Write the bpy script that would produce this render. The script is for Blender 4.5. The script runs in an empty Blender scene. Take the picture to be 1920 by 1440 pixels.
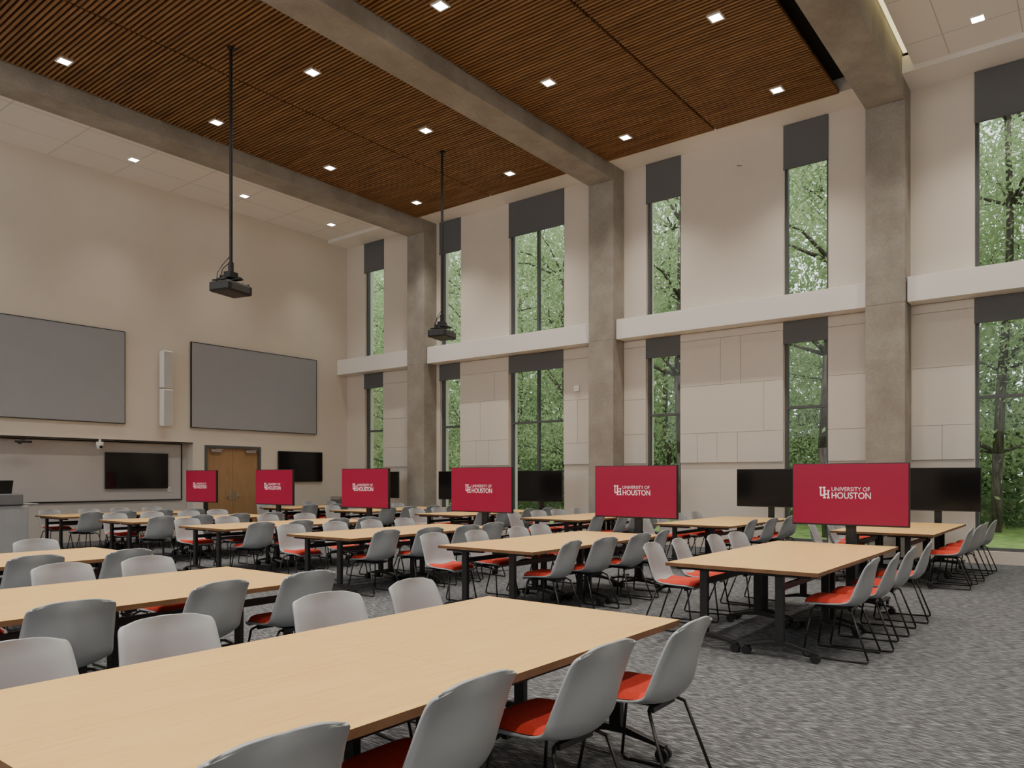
import bpy, math, random
from mathutils import Vector, Matrix
random.seed(7)
C=bpy.context.scene.collection
# ------------------------------------------------------------ materials
def mat(name,col,rough=.6,metal=0,spec=.5,noise=None,bump=None,emit=None,coord='Object'):
    m=bpy.data.materials.new(name);m.use_nodes=True
    N=m.node_tree.nodes;L=m.node_tree.links;b=N['Principled BSDF']
    b.inputs['Base Color'].default_value=(*col,1);b.inputs['Roughness'].default_value=rough
    b.inputs['Metallic'].default_value=metal;b.inputs['Specular IOR Level'].default_value=spec
    if emit: b.inputs['Emission Color'].default_value=(*emit[0],1);b.inputs['Emission Strength'].default_value=emit[1]
    tc=N.new('ShaderNodeTexCoord')
    def noi(scale,vec,detail=5):
        mp=N.new('ShaderNodeMapping');mp.inputs['Scale'].default_value=vec;L.new(tc.outputs[coord],mp.inputs[0])
        n=N.new('ShaderNodeTexNoise');n.inputs['Scale'].default_value=scale;n.inputs['Detail'].default_value=detail;L.new(mp.outputs[0],n.inputs['Vector']);return n
    if noise:
        c2,scale,vec=noise[:3]; lo,hi=(noise[3] if len(noise)>3 else (.35,.65))
        n=noi(scale,vec);r=N.new('ShaderNodeValToRGB');r.color_ramp.elements[0].color=(*col,1);r.color_ramp.elements[1].color=(*c2,1)
        r.color_ramp.elements[0].position=lo;r.color_ramp.elements[1].position=hi
        L.new(n.outputs['Fac'],r.inputs[0]);L.new(r.outputs[0],b.inputs['Base Color'])
    if bump:
        n=noi(bump[0],bump[2] if len(bump)>2 else (1,1,1));bp=N.new('ShaderNodeBump');bp.inputs['Strength'].default_value=bump[1];bp.inputs['Distance'].default_value=.01
        L.new(n.outputs['Fac'],bp.inputs['Height']);L.new(bp.outputs[0],b.inputs['Normal'])
    return m
M={}
M['wall']=mat('warm_white_paint',(.71,.65,.57),.75,noise=((.73,.67,.595),1.5,(1,1,1)))
M['panel']=mat('acoustic_fabric',(.70,.655,.595),.9,noise=((.73,.685,.625),60,(1,1,1)),bump=(400,.1))
M['white']=mat('white_paint',(.88,.865,.835),.6,noise=((.86,.845,.815),1,(1,1,1)))
M['grille']=mat('slat_plenum_black',(.006,.005,.004),.9)
M['wood']=mat('stained_slat_wood',(.19,.090,.032),.5,noise=((.37,.19,.075),9,(2.2,.12,1),(.3,.7)))
M['maple']=mat('maple_laminate',(.69,.43,.145),.36,noise=((.77,.51,.20),6,(.6,9,6),(.3,.7)))
M['mapledge']=mat('table_edge_band',(.15,.07,.03),.5,noise=((.20,.10,.045),8,(1,1,1)))
M['doorwood']=mat('door_veneer',(.34,.20,.095),.45,noise=((.43,.27,.135),5,(12,3,.6),(.3,.7)))
M['black']=mat('black_metal',(.010,.010,.011),.42,noise=((.015,.015,.015),20,(1,1,1)))
M['blackpl']=mat('black_plastic',(.012,.012,.013),.35,noise=((.017,.017,.018),20,(1,1,1)))
M['screenoff']=mat('switched_off_screen',(.006,.006,.007),.12,noise=((.008,.008,.009),2,(1,1,1)))
M['shell']=mat('grey_chair_plastic',(.33,.355,.375),.42,noise=((.36,.385,.405),3,(1,1,1)),bump=(500,.05))
M['pad']=mat('red_seat_fabric',(.44,.022,.010),.9,noise=((.60,.045,.02),150,(1,1,1)),bump=(350,.4))
M['frame']=mat('dark_window_frame',(.085,.09,.095),.45,noise=((.10,.105,.11),3,(1,1,1)))
M['blind']=mat('charcoal_roller_blind',(.125,.132,.14),.85,noise=((.14,.147,.155),200,(1,1,1)))
M['proj']=mat('grey_projection_surface',(.33,.345,.375),.7,noise=((.34,.355,.385),2,(1,1,1)))
M['wbd']=mat('niche_board',(.52,.50,.49),.35,noise=((.55,.53,.52),1,(1,1,1)))
M['niche']=mat('niche_paint',(.55,.52,.48),.7,noise=((.58,.55,.51),1,(1,1,1)))
M['metal']=mat('brushed_metal',(.5,.5,.5),.35,1,noise=((.6,.6,.6),30,(1,8,1)))
M['lgrey']=mat('light_grey_laminate',(.50,.50,.51),.5,noise=((.54,.54,.55),3,(1,1,1)))
M['lectern']=mat('lectern_laminate',(.30,.31,.32),.5,noise=((.33,.34,.35),3,(1,1,1)))
M['dgrey']=mat('mid_grey_laminate',(.13,.135,.14),.5,noise=((.15,.155,.16),3,(1,1,1)))
M['lamp']=mat('lit_lamp_diffuser',(1,1,1),.5,emit=((1,.94,.85),25),noise=((.98,.98,.98),2,(1,1,1)))
M['cove']=mat('warm_cove_glow',(1,.95,.7),.5,emit=((1,.85,.45),1.3),noise=((.98,.93,.68),2,(1,1,1)))
M['red']=mat('crimson_screen',(.12,.001,.013),.3,emit=((.50,.003,.055),.37),noise=((.125,.001,.014),1,(1,1,1)))
M['logo']=mat('white_screen_lettering',(.6,.55,.55),.4,emit=((1,.80,.84),.42),noise=((.58,.53,.53),2,(1,1,1)))
M['bark']=mat('tree_bark',(.045,.037,.03),.95,noise=((.13,.11,.088),5,(3,3,.5)),bump=(12,.8,(3,3,.5)))
M['grass']=mat('grass_ground',(.10,.17,.04),.95,noise=((.24,.34,.09),3,(1,1,1)),bump=(40,.6))
# concrete
def concrete():
    m=mat('board_formed_concrete',(.3,.28,.25),.8,bump=(14,.15));N=m.node_tree.nodes;L=m.node_tree.links;b=N['Principled BSDF']
    tc=N.new('ShaderNodeTexCoord')
    n1=N.new('ShaderNodeTexNoise');n1.inputs['Scale'].default_value=1.4;n1.inputs['Detail'].default_value=9;n1.inputs['Roughness'].default_value=.62
    n2=N.new('ShaderNodeTexNoise');n2.inputs['Scale'].default_value=28;n2.inputs['Detail'].default_value=4
    L.new(tc.outputs['Object'],n1.inputs[0]);L.new(tc.outputs['Object'],n2.inputs[0])
    r=N.new('ShaderNodeValToRGB');e=r.color_ramp.elements;e[0].position=.32;e[0].color=(.27,.245,.212,1);e[1].position=.68;e[1].color=(.41,.385,.34,1)
    L.new(n1.outputs[0],r.inputs[0])
    r2=N.new('ShaderNodeValToRGB');r2.color_ramp.elements[0].position=.3;r2.color_ramp.elements[0].color=(.8,.8,.8,1);r2.color_ramp.elements[1].position=.58
    L.new(n2.outputs[0],r2.inputs[0])
    mx=N.new('ShaderNodeMixRGB');mx.blend_type='MULTIPLY';mx.inputs[0].default_value=.6;L.new(r.outputs[0],mx.inputs[1]);L.new(r2.outputs[0],mx.inputs[2]);L.new(mx.outputs[0],b.inputs['Base Color'])
    return m
M['conc']=concrete()
def carpet():
    m=mat('grey_loop_carpet',(.07,.07,.075),.95,spec=.1);N=m.node_tree.nodes;L=m.node_tree.links;b=N['Principled BSDF']
    tc=N.new('ShaderNodeTexCoord');mp=N.new('ShaderNodeMapping');mp.inputs['Rotation'].default_value=(0,0,.12);mp.inputs['Scale'].default_value=(11,1,1)
    L.new(tc.outputs['Object'],mp.inputs[0])
    n=N.new('ShaderNodeTexNoise');n.inputs['Scale'].default_value=12;n.inputs['Detail'].default_value=1.5;n.inputs['Roughness'].default_value=.5;n.inputs['Distortion'].default_value=0;L.new(mp.outputs[0],n.inputs[0])
    r=N.new('ShaderNodeValToRGB');e=r.color_ramp.elements;e[0].position=.48;e[0].color=(.058,.061,.067,1);e[1].position=.66;e[1].color=(.25,.26,.275,1)
    L.new(n.outputs[0],r.inputs[0]);L.new(r.outputs[0],b.inputs['Base Color'])
    return m
M['carpet']=carpet()
def tiles():
    m=mat('ceiling_tile',(.74,.71,.69),.85);N=m.node_tree.nodes;L=m.node_tree.links;b=N['Principled BSDF']
    tc=N.new('ShaderNodeTexCoord');br=N.new('ShaderNodeTexBrick');br.offset=0
    br.inputs['Color1'].default_value=(.86,.83,.80,1);br.inputs['Color2'].default_value=(.88,.85,.82,1);br.inputs['Mortar'].default_value=(.55,.52,.50,1)
    br.inputs['Scale'].default_value=1;br.inputs['Mortar Size'].default_value=.008;br.inputs['Brick Width'].default_value=1.41;br.inputs['Row Height'].default_value=1.04;br.inputs['Mortar Smooth'].default_value=.1
    L.new(tc.outputs['Object'],br.inputs[0]);L.new(br.outputs[0],b.inputs['Base Color']);return m
M['tile']=tiles()
def foliage(name,a,bc,c):
    m=bpy.data.materials.new(name);m.use_nodes=True;N=m.node_tree.nodes;L=m.node_tree.links;N.clear()
    o=N.new('ShaderNodeOutputMaterial');d=N.new('ShaderNodeBsdfDiffuse');t=N.new('ShaderNodeBsdfTranslucent');mx=N.new('ShaderNodeMixShader');mx.inputs[0].default_value=.5
    tc=N.new('ShaderNodeTexCoord');n=N.new('ShaderNodeTexNoise');n.inputs['Scale'].default_value=1.1;n.inputs['Detail'].default_value=10;n.inputs['Roughness'].default_value=.8
    L.new(tc.outputs['Object'],n.inputs[0]);r=N.new('ShaderNodeValToRGB');e=r.color_ramp.elements;e[0].position=.35;e[0].color=(*a,1);e[1].position=.7;e[1].color=(*c,1)
    k=e.new(.52);k.color=(*bc,1)
    L.new(n.outputs[0],r.inputs[0])
    for s in(d,t): L.new(r.outputs[0],s.inputs[0])
    L.new(d.outputs[0],mx.inputs[1]);L.new(t.outputs[0],mx.inputs[2]);L.new(mx.outputs[0],o.inputs[0]);return m
M['leaf']=foliage('tree_leaves',(.24,.34,.17),(.42,.53,.29),(.66,.75,.50))
M['leafdark']=foliage('undergrowth_leaves',(.09,.14,.065),(.20,.29,.14),(.40,.50,.27))
def glass():
    m=bpy.data.materials.new('window_glass');m.use_nodes=True;N=m.node_tree.nodes;L=m.node_tree.links;N.clear()
    o=N.new('ShaderNodeOutputMaterial');t=N.new('ShaderNodeBsdfTransparent');t.inputs[0].default_value=(.93,.96,.95,1);g=N.new('ShaderNodeBsdfGlossy');g.inputs['Roughness'].default_value=.02
    lw=N.new('ShaderNodeFresnel');lw.inputs[0].default_value=1.3;mx=N.new('ShaderNodeMixShader');L.new(lw.outputs[0],mx.inputs[0]);L.new(t.outputs[0],mx.inputs[1]);L.new(g.outputs[0],mx.inputs[2]);L.new(mx.outputs[0],o.inputs[0]);return m
M['glass']=glass()
# ------------------------------------------------------------ mesh helpers
def boxdata(b):
    x0,x1,y0,y1,z0,z1=b
    v=[(x0,y0,z0),(x1,y0,z0),(x1,y1,z0),(x0,y1,z0),(x0,y0,z1),(x1,y0,z1),(x1,y1,z1),(x0,y1,z1)]
    f=[(0,3,2,1),(4,5,6,7),(0,1,5,4),(1,2,6,5),(2,3,7,6),(3,0,4,7)];return v,f
def cyl(p0,p1,r,n=14,r2=None):
    p0=Vector(p0);p1=Vector(p1);z=(p1-p0).normalized();x=z.orthogonal().normalized();y=z.cross(x);r2=r if r2 is None else r2
    v=[];f=[]
    for i in range(n):
        a=2*math.pi*i/n;o=x*math.cos(a)+y*math.sin(a);v.append(tuple(p0+o*r));v.append(tuple(p1+o*r2))
    for i in range(n):
        j=(i+1)%n;f.append((2*i,2*j,2*j+1,2*i+1))
    f.append(tuple(2*i for i in range(n))[::-1]);f.append(tuple(2*i+1 for i in range(n)));return v,f
def prism_x(poly,x0,x1):
    n=len(poly);v=[(x0,a,b) for a,b in poly]+[(x1,a,b) for a,b in poly]
    f=[tuple(range(n))[::-1],tuple(range(n,2*n))]+[(i,(i+1)%n,n+(i+1)%n,n+i) for i in range(n)];return v,f
def mesh(name,parts,mats,smooth=False,midx=None):
    V=[];F=[];MI=[]
    for k,p in enumerate(parts):
        v,f=boxdata(p) if len(p)==6 and not isinstance(p[0],(list,tuple)) else p
        o=len(V);V+=v;F+=[tuple(i+o for i in q) for q in f];MI+=[(midx[k] if midx else 0)]*len(f)
    me=bpy.data.meshes.new(name);me.from_pydata(V,[],F)
    import bmesh
    bm=bmesh.new();bm.from_mesh(me);bmesh.ops.recalc_face_normals(bm,faces=bm.faces);bm.to_mesh(me);bm.free()
    for m in (mats if isinstance(mats,list) else [mats]): me.materials.append(m)
    for p,i in zip(me.polygons,MI): p.material_index=i; p.use_smooth=smooth
    return me
def obj(name,me,parent=None,loc=(0,0,0),bevel=0,rot=(0,0,0)):
    o=bpy.data.objects.new(name,me);C.objects.link(o);o.location=loc;o.rotation_euler=rot
    if parent: o.parent=parent
    if bevel:
        m=o.modifiers.new('bevel','BEVEL');m.width=bevel;m.segments=2;m.limit_method='ANGLE'
    return o
def tag(o,label=None,cat=None,group=None,kind=None):
    if label:o['label']=label
    if cat:o['category']=cat
    if group:o['group']=group
    if kind:o['kind']=kind
    return o
def thing(name,label,cat,loc=(0,0,0),rz=0,group=None):
    e=bpy.data.objects.new(name,None);e.empty_display_size=.1;C.objects.link(e);e.location=loc;e.rotation_euler=(0,0,rz);return tag(e,label,cat,group)
def dup(o,loc=None,rz=None,parent=None):
    n=o.copy();C.objects.link(n)
    if loc is not None:n.location=loc
    if rz is not None:n.rotation_euler=(0,0,rz)
    if parent:n.parent=parent
    for c in list(o.children): dup(c,parent=n)
    return n
def struct(name,parts,m,label=None,bevel=0):
    o=obj(name,mesh(name,parts,m),bevel=bevel);o['kind']='structure'
    if label:o['label']=label
    return o
# ------------------------------------------------------------ room data
XW=15.6;XC=15.1;YB=18.67;ZC=8.65;ZB=8.303;XMIN=-5;YMIN=-5
COLS=[(-3.2,-2.54),(2.82,3.48),(8.83,9.49),(14.835,15.495)]
WIN=[(17.0,17.85,0),(13.92,14.70,0),(10.51,12.23,1),(7.40,8.25,0),(4.27,5.14,0),(.08,1.80,1),(-4.6,-3.5,0)]
struct('floor',[(XMIN,15.95,YMIN,19.1,-.1,0)],M['carpet'],'dark grey streaked carpet floor')
# west wall, out of view: unglazed upper openings added to admit fill daylight
wp=[(XMIN-.2,XMIN,YMIN,19.1,0,3.4),(XMIN-.2,XMIN,YMIN,19.1,8.3,9.2)]
for yy in (YMIN,.0,6,12,18.2): wp.append((XMIN-.2,XMIN,yy,yy+.6,3.4,8.3))
struct('wall_west',wp,M['wall'],'warm white painted wall with upper openings added to let in fill light')
struct('wall_south',[(XMIN-.2,15.95,YMIN-.2,YMIN,0,9.2)],M['wall'],'warm white painted wall')
# window wall
ed=[YB+.4]
parts=[]
for a,b,_ in WIN:
    parts.append((XW,15.95,b,ed[-1],0,9.2));ed.append(a)
    parts.append((XW,15.95,a,b,4.55,5.10));parts.append((XW,15.95,a,b,0,.22));parts.append((XW,15.95,a,b,8.62,9.2))
parts.append((XW,15.95,YMIN,ed[-1],0,9.2))
struct('wall_east',parts,M['wall'],'warm white window wall with tall openings')
# back wall with niche and door opening
struct('wall_north',[(XMIN,XW,YB,YB+.4,2.42,9.2),(XMIN,4.0,YB,YB+.4,0,2.42),(10.5,10.82,YB,YB+.4,0,2.42),(10.82,12.51,YB,YB+.4,2.37,2.42),(12.51,XW,YB,YB+.4,0,2.42)],M['wall'],'warm white end wall with niche and doors')
struct('trim_1',[(4.0,10.5,YB+.3,YB+.4,0,2.42)],M['niche'],'grey painted niche back')
struct('trim_2',[(9.552,9.562,YB-.003,YB+.002,2.45,8.65)],M['panel'],'thin vertical wall joint')
struct('baseboard_north',[(12.6,XW,YB-.015,YB,0,.12)],M['dgrey'],'grey rubber baseboard')
struct('wall_roof_slab',[(XMIN-.2,15.95,YMIN-.2,19.1,9.2,9.4)],M['grille']).name='ceiling'
# tile ceilings
struct('ceiling_back_bay',[(XMIN,14.85,15.495,YB,8.74,8.78)],M['tile'],'white acoustic tile ceiling')
struct('ceiling_front_bay',[(XMIN,14.85,YMIN,2.62,8.74,8.78)],M['tile'],'white acoustic tile ceiling')
# soffit along window wall and fascia
sp=[(14.85,XW,YMIN,2.82,ZC,8.95),(14.85,XW,3.48,8.83,ZC,8.95),(14.85,XW,9.49,14.835,ZC,8.95),(14.85,XW,15.495,YB,ZC,8.95)]
struct('trim_3',sp,M['white'],'white soffit along the window wall')
struct('trim_4',[(XMIN,14.85,2.62,2.64,8.74,9.1)],M['white'],'white cove edge')
o=struct('trim_5',[(XMIN,14.85,2.66,2.80,9.0,9.02)],M['cove'],'warm glowing ceiling cove')
# concrete beams + columns
for i,(a,b) in enumerate(COLS):
    o=obj('concrete_column',mesh('concrete_column',[(XC,XW-.002,a,b,0,4.664),(XC+.003,XW-.002,a+.003,b-.003,4.664,4.67),(XC,XW-.002,a,b,4.67,9.15)],[M['conc']]),bevel=.004);tag(o,'square raw concrete column against the window wall','column','concrete columns');
    if i==0: continue
    o=obj('concrete_beam',mesh('concrete_beam',[(XMIN,XC-.003,a,b,ZB,9.15)],M['conc']),bevel=.012);tag(o,'raw concrete ceiling beam spanning to a column','beam','concrete beams')
# ledges
YL=[(-2.52,2.80),(3.50,8.81),(9.51,14.815),(15.515,YB-.002)]
for i,(a,b) in enumerate(YL):
    struct('trim_%d'%(6+i),[(15.2,XW-.001,a,b,4.673,5.127)],M['white'],'white horizontal ledge between columns',.006)
# slat ceilings
def slats(y0,y1,seam):
    P=[];x=XMIN
    while x<14.78:
        for a,b in ((y0,seam-.025),(seam+.025,y1)):
            P.append((x,x+.036,a,b,8.60,8.67))
        x+=.080
    for yy in (y0+.5,(y0+seam)/2,seam-.3,seam+.3,(seam+y1)/2,y1-.5): P.append((XMIN,14.8,yy-.02,yy+.02,8.672,8.70))
    return P
for nm,(a,b,s) in (('1',(3.86,8.80,6.26)),('2',(9.52,14.80,12.2))):
    P=slats(a,b,s);o=obj('slat_ceiling',mesh('slat_ceiling',P,[M['wood'],M['black']],midx=[0]*(len(P)-6)+[1]*6));tag(o,'red-brown wooden slat ceiling panel between concrete beams','ceiling panel','wood slat ceilings')
    o=struct('ceiling_plenum_'+nm,[(XMIN,14.84,a-.34,b+.03,8.90,8.93)],M['grille'],'black ceiling void')
# downlights
first=None;wallrow=None
for Y in (-1.5,1.57,4.72,7.87,10.93,13.98,17.4):
    z=8.735 if (Y<2.6 or Y>15.5) else 8.60
    for X in (-2.9,-.1,2.72,5.54,8.36,11.18,13.96):
        if first is None:
            first=thing('recessed_downlight','small square white recessed ceiling downlight, lit','light',(X,Y,z),0,'ceiling downlights')
            fr=mesh('housing',[(-.11,.11,-.11,-.085,-.012,.1),(-.11,.11,.085,.11,-.012,.1),(-.11,-.085,-.085,.085,-.012,.1),(.085,.11,-.085,.085,-.012,.1)],M['white'])
            obj('housing',fr,first);obj('diffuser',mesh('diffuser',[(-.085,.085,-.085,.085,-.006,.0)],M['lamp']),first)
            li=bpy.data.lights.new('downlight_beam','SPOT');li.energy=500;li.color=(1,.90,.78);li.spot_size=math.radians(108);li.spot_blend=1;li.shadow_soft_size=.08
            li2=bpy.data.lights.new('wall_row_beam','SPOT');li2.energy=150;li2.color=(1,.89,.76);li2.spot_size=math.radians(82);li2.spot_blend=1;li2.shadow_soft_size=.08
            lo=bpy.data.objects.new('bulb',li);C.objects.link(lo);lo.parent=first;lo.location=(0,0,-.03)
        else:
            n=dup(first,(X,Y,z))
            if Y>17:
                for c in n.children:
                    if c.type=='LIGHT': c.data=li2
# ------------------------------------------------------------ windows
wi=0
for (a,b,dbl) in WIN:
  for lvl,(z0,z1,bl) in enumerate(((.22,4.55,4.24),(5.10,8.62,7.77))):
    wi+=1;t=.055;x0,x1=15.68,15.78
    P=[(x0,x1,a,a+t,z0,z1),(x0,x1,b-t,b,z0,z1),(x0,x1,a+t,b-t,z0,z0+t),(x0,x1,a+t,b-t,z1-t,z1)]
    if dbl: c=(a+b)/2;P.append((x0+.002,x1-.002,c-t/2,c+t/2,z0+t,z1-t))
    if lvl==0: P.append((x0+.004,x1-.004,a+t,b-t,2.90,2.955))
    o=struct('window_%d'%wi,P,M['frame'],'tall dark-framed window with roller blind')
    obj('glass',mesh('glass',[([(15.73,a+.03,z0+.03),(15.73,b-.03,z0+.03),(15.73,b-.03,z1-.03),(15.73,a+.03,z1-.03)],[(0,1,2,3)])],M['glass']),o)
    zt=8.645 if lvl else 4.668
    obj('roller_blind',mesh('roller_blind',[(15.57,15.60,a,b,bl,zt),(15.56,15.61,a,b,bl-.02,bl+.015)],M['blind']),o)
# acoustic panels (lower wall)
def panels(cells):
    P=[]
    for (a,b,c,d) in cells: P.append((XW-.035,XW-.001,a+.003,b-.003,c+.003,d-.003))
    o=obj('acoustic_wall_panel',mesh('acoustic_wall_panel',P,M['panel']),bevel=.002);tag(o,'beige fabric acoustic panels fixed to the wall','wall panel','acoustic wall panels')
zb=1.83
panels([(7.0,7.4,zb,2.47),(6.55,7.0,zb,2.47),(6.1,6.55,zb,2.47),(5.14,6.1,zb,2.47),(5.54,7.4,2.47,3.5),(5.14,5.54,2.47,3.5),(6.47,7.4,3.5,4.5),(6.03,6.47,3.5,4.5),(5.14,6.03,3.5,4.5),(5.14,7.4,4.5,4.66)])
panels([(12.23,12.9,zb,2.5),(12.9,13.35,zb,2.5),(13.35,13.92,zb,2.5),(12.23,13.2,2.5,3.55),(13.2,13.92,2.5,3.55),(12.23,12.7,3.55,4.3),(12.7,13.92,3.55,4.3),(12.23,13.92,4.3,4.66)])
panels([(9.50,10.51,zb,2.35),(9.50,10.1,2.35,3.4),(10.1,10.51,2.35,3.4),(9.50,10.51,3.4,4.4),(9.5,10.51,4.4,4.66)])
panels([(8.25,8.82,zb,2.5),(8.25,8.82,2.5,3.3),(8.25,8.82,3.3,4.5),(8.25,8.82,4.5,4.66)])
panels([(15.51,17.0,zb,2.4),(15.51,16.2,2.4,3.25),(16.2,17.0,2.4,3.25),(15.51,17.0,3.25,4.3),(15.51,17.0,4.3,4.66)])
panels([(3.50,4.27,zb,2.45),(3.50,4.27,2.45,3.5),(3.50,4.27,3.5,4.45),(3.50,4.27,4.45,4.66)])
panels([(1.80,2.3,zb,2.45),(2.3,2.80,zb,2.45),(1.80,2.80,2.45,3.5),(1.80,2.80,3.5,4.5),(1.80,2.80,4.5,4.66)])
o=thing('wall_sensor','small white square sensor box on the wall panel','sensor',(XW-.037,10.1,3.6));obj('housing',mesh('housing',[(-.05,0,-.07,.07,0,.15)],M['white']),o,bevel=.01);obj('lens',mesh('lens',[(-.053,-.049,-.03,.03,.05,.08)],M['lgrey']),o)
# ------------------------------------------------------------ back wall things
for X0 in (4.77,10.42):
    o=thing('projection_screen','large grey wall-mounted projection screen with black frame','screen',(X0,YB-.002,2.804),0,'projection screens');w=3.97;h=2.223;f=.015
    obj('screen_frame',mesh('screen_frame',[(0,w,-.06,0,0,f),(0,w,-.06,0,h-f,h),(0,f,-.06,0,f,h-f),(w-f,w,-.06,0,f,h-f)],M['black']),o)
    obj('screen_surface',mesh('screen_surface',[(f,w-f,-.055,-.005,f,h-f)],M['proj']),o)
for k,z in enumerate((3.745,2.79)):
    o=thing('wall_speaker','white column loudspeaker mounted on the wall','speaker',(9.70,YB-.002,z),0,'wall speakers')
    obj('cabinet',mesh('cabinet',[(-.13,.13,-.26,-.06,0,.93)],M['white']),o,bevel=.025)
    obj('grille',mesh('grille',[(-.11,.11,-.268,-.255,.03,.9)],M['lgrey']),o,bevel=.004)
    obj('bracket',mesh('bracket',[(-.04,.04,-.07,0,.3,.6)],M['white']),o)
o=thing('whiteboard','long grey writing board with thin black frame in niche','whiteboard',(4.3,YB+.298,.93));w=6.05;h=1.46
obj('board_surface',mesh('board_surface',[(.03,w-.03,-.02,0,.03,h-.03)],M['wbd']),o);obj('board_frame',mesh('board_frame',[(0,w,-.035,0,0,.025),(0,w,-.035,0,h-.025,h),(0,.025,-.035,0,.025,h-.025),(w-.025,w,-.035,0,.025,h-.025)],M['black']),o)
struct('trim_10',[(4.0,10.5,YB-.004,YB+.01,2.395,2.42)],M['black'],'thin dark niche edge')
def walltv(x,y,z):
    o=thing('wall_mounted_display','black switched-off flat display mounted on the wall','display',(x,y,z),0,'wall displays');w,h=1.55,.88
    obj('display_housing',mesh('display_housing',[(0,w,-.06,-.02,0,h),(.4,w-.4,-.02,0,.2,h-.2)],M['blackpl']),o,bevel=.006)
    obj('screen',mesh('screen',[(.012,w-.012,-.063,-.058,.02,h-.012)],M['screenoff']),o)
walltv(8.40,YB+.276,1.24);walltv(13.05,YB-.002,1.39)
# camera devices at niche
o=thing('conference_camera','small black conference camera above writing board','camera',(6.55,YB-.01,2.27));obj('camera_body',mesh('camera_body',[(-.16,.16,-.1,0,0,.05)],M['blackpl']),o,bevel=.015);obj('lens',mesh('lens',[cyl((-.08,-.13,.0),(-.08,-.05,.0),.035)],M['blackpl']),o);obj('mount',mesh('mount',[(-.03,.03,-.06,.0,.045,.13)],M['blackpl']),o)
o=thing('dome_camera','small white pan-tilt camera above writing board','camera',(8.17,YB+.05,2.17));obj('camera_body',mesh('camera_body',[cyl((0,-.06,.1),(0,-.06,.18),.08,20),cyl((0,-.06,.02),(0,-.06,.1),.05,20,.08)],M['white']),o);obj('lens',mesh('lens',[cyl((0,-.15,.06),(0,-.1,.06),.035)],M['blackpl']),o);obj('mount',mesh('mount',[(-.02,.02,-.08,-.04,.18,.245)],M['white']),o)
o=thing('wall_plate','small white electrical plate on niche wall','switch',(10.0,YB+.27,1.15));obj('plate',mesh('plate',[(-.04,.04,-.012,0,0,.12)],M['white']),o);obj('socket',mesh('socket',[(-.015,.015,-.016,-.011,.03,.09)],M['lgrey']),o)
# doors
fr=struct('trim_11',[(10.823,10.89,YB-.02,YB+.12,0,2.368),(12.44,12.507,YB-.02,YB+.12,0,2.368),(10.89,12.44,YB-.02,YB+.12,2.30,2.368)],M['frame'],'dark metal door frame')
struct('trim_12',[(10.823,12.507,YB+.2,YB+.25,0,2.368)],M['grille'])
for i,(a,b,hx) in enumerate(((10.892,11.662,11.58),(11.668,12.438,11.75))):
    o=struct('door_%d'%(i+1),[(a,b,YB+.04,YB+.09,.01,2.298)],M['doorwood'],'maple veneer double door leaf')
    obj('door_handle',mesh('door_handle',[(hx-.02,hx+.02,YB-.0,YB+.04,1.0,1.04),(hx-.03,hx+.03,YB+.025,YB+.04,.9,1.15),cyl((hx,YB-.01,1.02),(hx+(.12 if i else -.12),YB-.01,1.02),.012)],M['metal']),o)
    cx=a+.25 if i==0 else b-.25
    obj('door_closer',mesh('door_closer',[(cx-.15,cx+.15,YB-.03,YB+.04,2.19,2.26),(cx-.02,cx+.2,YB-.05,YB-.03,2.262,2.28)],M['metal']),o)
o=thing('waste_bin','dark metal waste bin standing by the end wall','bin',(14.75,17.9,0));obj('bin_body',mesh('bin_body',[(-.25,.25,-.2,.2,.02,.85)],M['dgrey']),o,bevel=.015);obj('bin_lid',mesh('bin_lid',[(-.26,.26,-.21,.21,.85,.95)],M['metal']),o,bevel=.015);obj('bin_foot',mesh('bin_foot',[(-.22,.22,-.17,.17,0,.02)],M['black']),o)
# lectern
o=thing('lectern','light grey lectern with darker angled top','lectern',(5.30,16.6,0))
obj('lectern_body',mesh('lectern_body',[(-.55,.52,-.33,.33,.0,.98)],M['lectern']),o,bevel=.03)
obj('lectern_top',mesh('lectern_top',[(-.62,.42,-.36,.36,.985,1.20)],M['dgrey']),o,bevel=.02)
obj('side_shelf',mesh('side_shelf',[(.43,.70,-.30,.30,.985,1.01)],M['lectern']),o,bevel=.008)
o=thing('laptop','open black laptop resting on the lectern','laptop',(5.40,16.55,1.201),.1);obj('keyboard_base',mesh('keyboard_base',[(-.18,.18,-.12,.12,0,.02)],M['blackpl']),o,bevel=.004)
obj('laptop_screen',mesh('laptop_screen',[(-.18,.18,-.008,.008,0,.24)],M['blackpl']),o,loc=(0,-.115,.02),rot=(math.radians(15),0,0))
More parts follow.
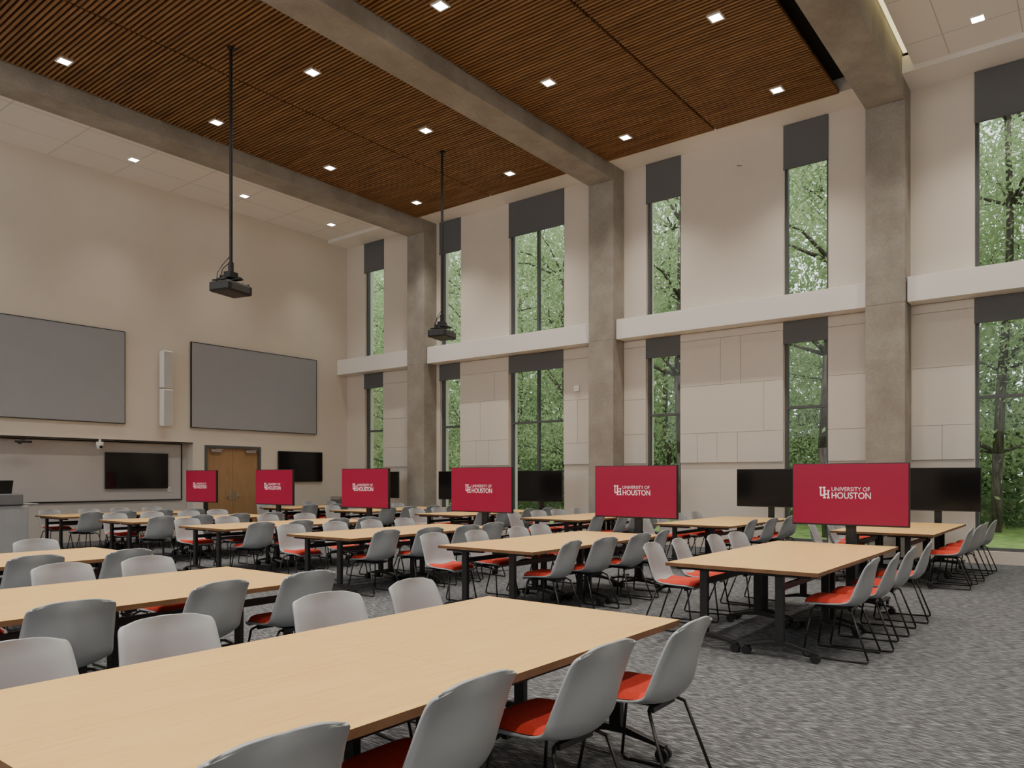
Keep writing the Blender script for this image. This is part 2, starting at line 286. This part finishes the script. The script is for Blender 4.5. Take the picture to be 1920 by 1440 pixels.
# ------------------------------------------------------------ projectors
o=None
for X,ang in ((7.05,.25),(12.12,.25)):
    if o: dup(o,(X,11.36,4.53),ang);continue
    o=thing('ceiling_projector','black projector hanging from ceiling on long pole','projector',(X,11.36,4.53),ang,'ceiling projectors')
    obj('projector_body',mesh('projector_body',[(-.28,.28,-.21,.21,0,.17)],M['blackpl']),o,bevel=.035)
    obj('lens',mesh('lens',[cyl((-.08,.18,.09),(-.08,.28,.09),.06,20)],M['screenoff']),o)
    obj('vent_panel',mesh('vent_panel',[(-.2,.2,-.216,-.208,.04+.02*i,.048+.02*i) for i in range(5)],M['dgrey']),o)
    obj('mount_bracket',mesh('mount_bracket',[(-.24,.24,-.05,.05,.20,.215),(-.05,.05,-.22,.22,.215,.235),(-.14,.14,-.11,.11,.25,.29),(-.09,.09,-.07,.07,.29,.36),cyl((-.22,-.14,.15),(-.22,-.04,.22),.014,8),cyl((.22,-.14,.15),(.22,-.04,.22),.014,8),cyl((-.22,.14,.15),(-.22,.04,.22),.014,8),cyl((.22,.14,.15),(.22,.04,.22),.014,8),cyl((-.25,-.15,.19),(-.25,.15,.19),.014,8),cyl((.25,-.15,.19),(.25,.15,.19),.014,8),cyl((0,0,.3),(0,0,.52),.045)],M['black']),o)
    obj('cable',mesh('cable',[cyl((-.04,0,.6),(-.16,.03,.44),.008,6),cyl((-.16,.03,.44),(-.26,.03,.30),.008,6),cyl((-.26,.03,.30),(-.27,.05,.14),.008,6),cyl((-.03,.02,.5),(-.12,.06,.40),.008,6),cyl((-.12,.06,.40),(-.17,.1,.16),.008,6)],M['black']),o)
    obj('pole',mesh('pole',[cyl((0,0,.3),(0,0,4.09),.028,14)],M['black']),o)
    obj('ceiling_plate',mesh('ceiling_plate',[cyl((0,0,4.04),(0,0,4.07),.06,20)],M['black']),o)
# ------------------------------------------------------------ tables
TL,TD=1.4992,.6642
def make_table(loc):
    t=thing('folding_table','maple-topped rectangular table on black wheeled legs','table',loc,0,'maple meeting tables')
    me=mesh('tabletop',[(-TL/2,TL/2,-TD/2,TD/2,.708,.74)],[M['maple'],M['mapledge']])
    for p in me.polygons: p.material_index=0 if p.normal.z>.5 else 1
    obj('tabletop',me,t)
    foot=[(-.30,.068),(-.30,.085),(-.07,.14),(.07,.14),(.30,.085),(.30,.068),(.05,.10),(-.05,.10)]
    lm=mesh('leg',[(-.022,.022,-.036,.036,.12,.68),(-.03,.03,-.26,.26,.68,.706),prism_x(foot,-.02,.02)],M['black'])
    for sx in(-1,1): obj('leg',lm,t,(sx*.655,0,0),.004)
    cm=mesh('caster',[cyl((-.03,0,.036),(-.008,0,.036),.036,18),cyl((.008,0,.036),(.03,0,.036),.036,18),cyl((-.01,0,.036),(.01,0,.036),.012,8),cyl((0,0,.04),(0,0,.085),.012,8)],M['blackpl'])
    for sx in(-1,1):
        for sy in(-1,1): obj('caster',cm,t,(sx*.655,sy*.285,0))
    obj('crossbar',mesh('crossbar',[(-.63,.63,-.015,.015,.56,.61)],M['black']),t)
    return t
T0=None
YA=1.796;PITCH=2.817;WS=1.33
clusters=[(.77,0),(.65,1),(.77,2)]+[(6.27,k) for k in range(6)]+[(11.5,k) for k in range(6)]
for x0,k in clusters:
    for i in (0,1):
        for j in (0,1):
            loc=(x0+.75+1.5*i,YA+k*PITCH+.3325+.665*j,0)
            if T0 is None:T0=make_table(loc)
            else: dup(T0,loc)
# ------------------------------------------------------------ chair
def cr(P,t):
    n=len(P)-1;s=t*n;i=min(int(s),n-1);u=s-i
    g=lambda k:P[max(0,min(n,k))]
    a,b,c,d=g(i-1),g(i),g(i+1),g(i+2)
    return [.5*((2*b[q])+(-a[q]+c[q])*u+(2*a[q]-5*b[q]+4*c[q]-d[q])*u*u+(-a[q]+3*b[q]-3*c[q]+d[q])*u**3) for q in range(len(a))]
# y,z,halfwidth,wrap(forward/up bulge at sides)
prof=[(.235,.415,.175,.0),(.225,.44,.205,.0),(.17,.452,.225,.004),(.05,.445,.235,.018),(-.08,.438,.24,.038),(-.165,.452,.244,.058),(-.215,.50,.243,.072),(-.235,.57,.238,.066),(-.25,.65,.233,.050),(-.268,.735,.227,.034),(-.284,.79,.222,.022),(-.291,.822,.212,.014),(-.294,.84,.190,.008)]
def spt(t,s,h=0,ws=1.0,wo=0):
    y,z,w,b=cr(prof,t);y2,z2,_,_=cr(prof,min(1,t+.01));y1,z1,_,_=cr(prof,max(0,t-.01))
    ty,tz=y2-y1,z2-z1;l=math.hypot(ty,tz) or 1
    ny,nz=(tz/l,-ty/l)
    wr=w;w=(w-wo)*ws;sr=s*w/wr;ss=abs(sr)**2.2
    q=max(0,(t-.48)/.5);cz=0
    if q>0: cz=.026*max(0,min(q*3,1)*(1-abs(sr)-q*.85))
    drop=0
    if t>.80: drop=.028*((t-.80)/.20)**1.3*abs(sr)**4
    k=b*ss-cz+h
    return (w*s,y+ny*k,z+nz*k-drop)
def chair_shell():
    NU,NV=40,17
    V=[spt(i/(NU-1),-1+2*j/(NV-1)) for i in range(NU) for j in range(NV)];F=[]
    for i in range(NU-1):
        for j in range(NV-1):
            a=i*NV+j;F.append((a,a+1,a+NV+1,a+NV))
    me=bpy.data.meshes.new('chair_shell');me.from_pydata(V,[],F);me.materials.append(M['shell'])
    for p in me.polygons:p.use_smooth=True
    return me
def pad():
    V=[];F=[];NU,NV=16,15
    for i in range(NU):
        t=.07+.34*i/(NU-1);e=abs(-1+2*i/(NU-1))
        for j in range(NV):
            s=-1+2*j/(NV-1)
            h=.040*(1-abs(s)**8)*(1-e**8)+.004
            V.append(spt(t,s,h,(1-.12*e**6),.018))
    for i in range(NU-1):
        for j in range(NV-1):
            a=i*NV+j;F.append((a,a+1,a+NV+1,a+NV))
    me=bpy.data.meshes.new('seat_pad');me.from_pydata(V,[],F);me.materials.append(M['pad'])
    for p in me.polygons:p.use_smooth=True
    return me
def tube(pts,r,n=8):
    P=[]
    for a,b in zip(pts[:-1],pts[1:]): P.append(cyl(a,b,r,n))
    return P
def make_chair(loc,rz):
    c=thing('stacking_chair','light grey shell chair with red seat pad and black wire legs','chair',loc,rz,'grey and red meeting chairs')
    s=obj('chair_shell',chair_shell(),c);m=s.modifiers.new('solid','SOLIDIFY');m.thickness=.012
    # thickness must go to the outside (below the seat, behind the back)
    sd=sum(p.normal.z for p in s.data.polygons if abs(p.center.y)<.1)
    m.offset=-1 if sd>0 else 1
    obj('seat_pad',pad(),c)
    for sx in(-1,1):
        pts=[(sx*.15,.14,.42),(sx*.19,.17,.395),(sx*.235,.225,.03),(sx*.238,.21,.009),(sx*.24,.18,.009),(sx*.24,-.25,.009),(sx*.238,-.275,.012),(sx*.234,-.28,.03),(sx*.19,-.15,.385),(sx*.15,-.12,.412),(sx*.1,-.1,.412)]
        obj('leg',mesh('leg',tube(pts,.0085),M['black'],True),c)
    obj('seat_support',mesh('seat_support',[(-.12,.12,-.13,-.10,.395,.422),(-.16,.16,.12,.15,.395,.432),(-.03,.03,-.1,.12,.395,.422)],M['blackpl']),c,bevel=.004)
    return c
C0=None
def put(x,y,rz):
    global C0
    if C0 is None:C0=make_chair((x,y,0),rz)
    else: dup(C0,(x,y,0),rz)
rnd=random.Random(3)
exact={(0.77,0,'n'):[(1.22,1.70),(1.94,1.66),(2.67,1.58),(3.34,1.52)],(0.77,0,'f'):[(1.19,3.49),(1.83,3.55),(2.77,3.54),(3.55,3.58)],
 (0.65,1,'n'):[(1.12,4.4),(1.81,4.40),(2.68,4.48),(3.40,4.46)],
 (6.27,0,'n'):[(6.80,1.50),(7.36,1.45),(8.16,1.46),(8.98,1.45)],(6.27,0,'f'):[(7.05,3.66),(7.72,3.68),(8.47,3.60),(9.06,3.58)],
 (11.5,0,'n'):[(11.95,1.42),(12.65,1.38),(13.4,1.40),(14.15,1.36)]}
for x0,k in clusters:
    yn=YA+k*PITCH;yf=yn+WS
    for side in 'nf':
        L=exact.get((x0,k,side))
        for i in range(4):
            if L: bx,by=L[i];
            else:
                bx=x0+[.42,1.13,1.87,2.58][i]+rnd.uniform(-.05,.05);by=(yn-.25 if side=='n' else yf+.40)+rnd.uniform(-.08,.08)
            a=math.radians(rnd.uniform(-8,8))
            if side=='n': put(bx,by+.28,a)
            else: put(bx,by-.28,math.pi+a)
# ------------------------------------------------------------ displays on stands
def textmesh(s,size,bold=0):
    cu=bpy.data.curves.new('lettering','FONT');cu.body=s;cu.size=size;cu.offset=bold;cu.align_x='LEFT'
    o=bpy.data.objects.new('tmp',cu);C.objects.link(o);bpy.context.view_layer.update()
    dg=bpy.context.evaluated_depsgraph_get();me=bpy.data.meshes.new_from_object(o.evaluated_get(dg));bpy.data.objects.remove(o)
    me.materials.clear();me.materials.append(M['logo']);return me
def place_text(s,x0,x1,z,h,bold,eps):
    me=textmesh(s,1,bold)
    xs=[v.co.x for v in me.vertices];ys=[v.co.y for v in me.vertices];mx,Mx=min(xs),max(xs);my,My=min(ys),max(ys)
    for v in me.vertices:
        u=x0+(v.co.x-mx)/(Mx-mx)*(x1-x0);w=z+(v.co.y-my)/(My-my)*h;v.co=(-eps,-u,w)
    return me
W,H,Z0=1.29,.735,.94
def make_display(on,loc,label,grp):
    d=thing('display_on_stand',label,'display',loc,0,grp)
    obj('display_housing',mesh('display_housing',[(-.03,.02,-W/2,W/2,Z0,Z0+H),(.02,.06,-.35,.35,Z0+.15,Z0+H-.15)],M['blackpl']),d,bevel=.006)
    obj('screen',mesh('screen',[(-.034,-.028,-W/2+.01,W/2-.01,Z0+.018,Z0+H-.01)],M['red'] if on else M['screenoff']),d)
    if on:
        e=.036
        obj('lettering',place_text('UNIVERSITY OF',-.185,.235,Z0+H*.552,.046,-.006,e),d)
        obj('lettering',place_text('HOUSTON',-.185,.245,Z0+H*.432,.074,.008,e),d)
        R=[(0,.26,.88,1),(.07,.19,.3,.9),(.34,.6,.88,1),(.41,.53,.3,.9),(.10,.5,.2,.33),(.45,.57,0,.72),(.38,.64,0,.11),(.81,.93,0,.72),(.74,1.0,0,.11),(.40,.64,.62,.72),(.74,1.0,.62,.72),(.5,.85,.32,.42)]
        P=[];s=.138;zz=Z0+H*.432
        for i,(a,b,c,f) in enumerate(R):
            q=-e-.0001*i;P.append(([(q,-(-.326+a*s*.86),zz+c*s),(q,-(-.326+b*s*.86),zz+c*s),(q,-(-.326+b*s*.86),zz+f*s),(q,-(-.326+a*s*.86),zz+f*s)],[(0,1,2,3)]))
        obj('emblem',mesh('emblem',P,M['logo']),d)
    obj('post',mesh('post',[(.06,.12,-.055,.055,.1,Z0+H-.2)],M['black']),d,bevel=.008)
    obj('stand_base',mesh('stand_base',[(-.06,.38,-.37,-.31,.07,.10),(-.06,.38,.31,.37,.07,.10),(.06,.13,-.31,.31,.07,.105)],M['black']),d,bevel=.008)
    cm=mesh('caster',[cyl((0,-.012,.035),(0,.012,.035),.035,16),(-.012,.012,-.016,.016,.035,.072)],M['blackpl'])
    for a in(-.04,.36):
        for b in(-.34,.34): obj('caster',cm,d,(a,b,0))
    return d
YT=YA+WS/2-.10
don=make_display(True,(9.47,YT,0),'crimson lit display with white university lettering on black stand','lit displays')
dof=make_display(False,(14.66,YT-.12,0),'black switched-off display on wheeled stand','switched-off displays')
for k in range(1,6):
    dup(don,(9.47,YT+k*PITCH,0));dup(dof,(14.66,YT+k*PITCH+(0,-.08,-.15,-.24,-.43,-.43)[k],0))
# ------------------------------------------------------------ outside
o=obj('lawn',mesh('lawn',[(15.96,90,-40,110,-.2,-.02)],M['grass']));tag(o,'green grass lawn outside the windows','lawn',kind='stuff')
def leafmesh(name,n,fn,size,m,seed):
    r=random.Random(seed);V=[];F=[]
    for i in range(n):
        c=fn(r);s=size*r.uniform(.5,1.25);a=Vector((r.gauss(0,1),r.gauss(0,1),r.gauss(0,1))).normalized();b=a.orthogonal().normalized();b=(Matrix.Rotation(r.uniform(0,6.28),3,a)@b);d=a.cross(b)
        c=Vector(c);o=len(V);V+=[tuple(c-b*s),tuple(c+d*s*.45),tuple(c+b*s),tuple(c-d*s*.45)];F.append((o,o+1,o+2,o+3))
    me=bpy.data.meshes.new(name);me.from_pydata(V,[],F);me.materials.append(m);return me
def treeparts(seed,hgt,rad,nb,nleaf,blen,lowest,bend):
    r=random.Random(seed);P=[];pts=[Vector((0,0,-.1))];
    for i in range(1,8): pts.append(Vector((r.uniform(-bend,bend)+pts[-1].x*.9,r.uniform(-bend,bend)+pts[-1].y*.9,hgt*i/8)))
    R=lambda i:rad*(1-i/10)
    for i in range(7): P.append(cyl(pts[i],pts[i+1],R(i),12,R(i+1)))
    cl=[]
    for i in range(nb):
        j=r.randint(lowest,7);b=pts[j];an=r.uniform(0,6.28);l=r.uniform(*blen);dr=Vector((math.cos(an),math.sin(an),0))
        e=b+dr*l+Vector((0,0,r.uniform(.2,1.8)));mid=(b+e)/2+Vector((r.uniform(-.3,.3),r.uniform(-.3,.3),r.uniform(-.3,.4)))
        P.append(cyl(b,mid,rad*.34,6,rad*.17));P.append(cyl(mid,e,rad*.17,6,.010))
        for q in range(3):
            t=mid.lerp(e,r.uniform(0,.9));t2=t+Vector((r.uniform(-.9,.9),r.uniform(-.9,.9),r.uniform(-.1,.9)));P.append(cyl(t,t2,.016,5,.005));cl.append((t2,r.uniform(.7,1.4)))
        cl.append((e,r.uniform(1.0,2.0)));cl.append((mid,r.uniform(.7,1.2)))
    cl.append((pts[-1]+Vector((0,0,.5)),1.8))
    def fn(q):
        c,s=q.choice(cl);v=Vector((q.gauss(0,1),q.gauss(0,1),q.gauss(0,.8)));return c+v*s*.68
    return mesh('tree_trunk',P,M['bark'],True),leafmesh('tree_foliage',nleaf,fn,.085,M['leaf'],seed+50)
TP=[treeparts(11,14,.12,30,17000,(1.0,3.2),1,.25),treeparts(23,17,.14,34,19000,(1.0,3.2),1,.3),treeparts(37,20,.16,38,21000,(1.2,3.6),1,.3),treeparts(41,19,.20,18,8000,(1.0,2.6),2,.22)]
rt=random.Random(5)
def tree(x,y,i,sc=1,lab='tall green leafy tree standing outside the windows'):
    t=thing('tree',lab,'tree',(x,y,-.1),rt.uniform(0,6.28),'trees outside')
    t.scale=(sc,sc,sc);obj('tree_trunk',TP[i][0],t);obj('tree_foliage',TP[i][1],t)
tl='tall tree with thick dark trunk outside the windows'
for x,y in ((20.3,5.5),(24.5,-.6),(21.8,10.2),(22,18.3),(23,27.5)): tree(x,y,3,1,tl)
y=-5
while y<46:
    tree(24.5+y*.10+rt.uniform(-1.5,2.0),y,rt.randint(0,2),rt.uniform(.85,1.1));y+=rt.uniform(3.4,4.6)
y=-8
while y<64:
    tree(32+y*.12+rt.uniform(-2,3),y,rt.randint(0,2),rt.uniform(1.0,1.3));y+=rt.uniform(3.6,5.0)
def uf(r):
    y=r.uniform(-15,75);return (39+y*.12+r.uniform(-1,5),y,abs(r.gauss(0,5.5)))
o=obj('distant_undergrowth',leafmesh('distant_undergrowth',80000,uf,.30,M['leafdark'],9));tag(o,'dense dark green woodland undergrowth','undergrowth',kind='stuff')
def sf(r):
    y=r.uniform(-10,60);return (27.5+y*.10+r.uniform(-.8,2.5)+math.sin(y*1.3)*.7,y,abs(r.gauss(0,.7+.5*math.sin(y*.9)**2)))
o=obj('shrub_bank',leafmesh('shrub_bank',50000,sf,.12,M['leafdark'],19));tag(o,'low dark green shrubs at the woodland edge','shrubs',kind='stuff')
# ------------------------------------------------------------ world, camera
w=bpy.data.worlds.new('overcast_sky');bpy.context.scene.world=w;w.use_nodes=True
b=w.node_tree.nodes['Background'];b.inputs[0].default_value=(.95,.98,1,1);b.inputs[1].default_value=2.3
s=bpy.data.lights.new('sun','SUN');s.energy=2.2;s.angle=.6;so=bpy.data.objects.new('sun',s);C.objects.link(so);so.rotation_euler=(math.radians(22),0,math.radians(-40))
cam=bpy.data.cameras.new('camera');co=bpy.data.objects.new('camera',cam);C.objects.link(co);co.location=(0,0,1.5)
co.rotation_euler=(math.radians(90),0,math.radians(37.896-90));cam.sensor_width=36;cam.lens=1426.2/1920*36;cam.shift_y=(896.2-720)/1920;cam.clip_start=.05
bpy.context.scene.camera=co
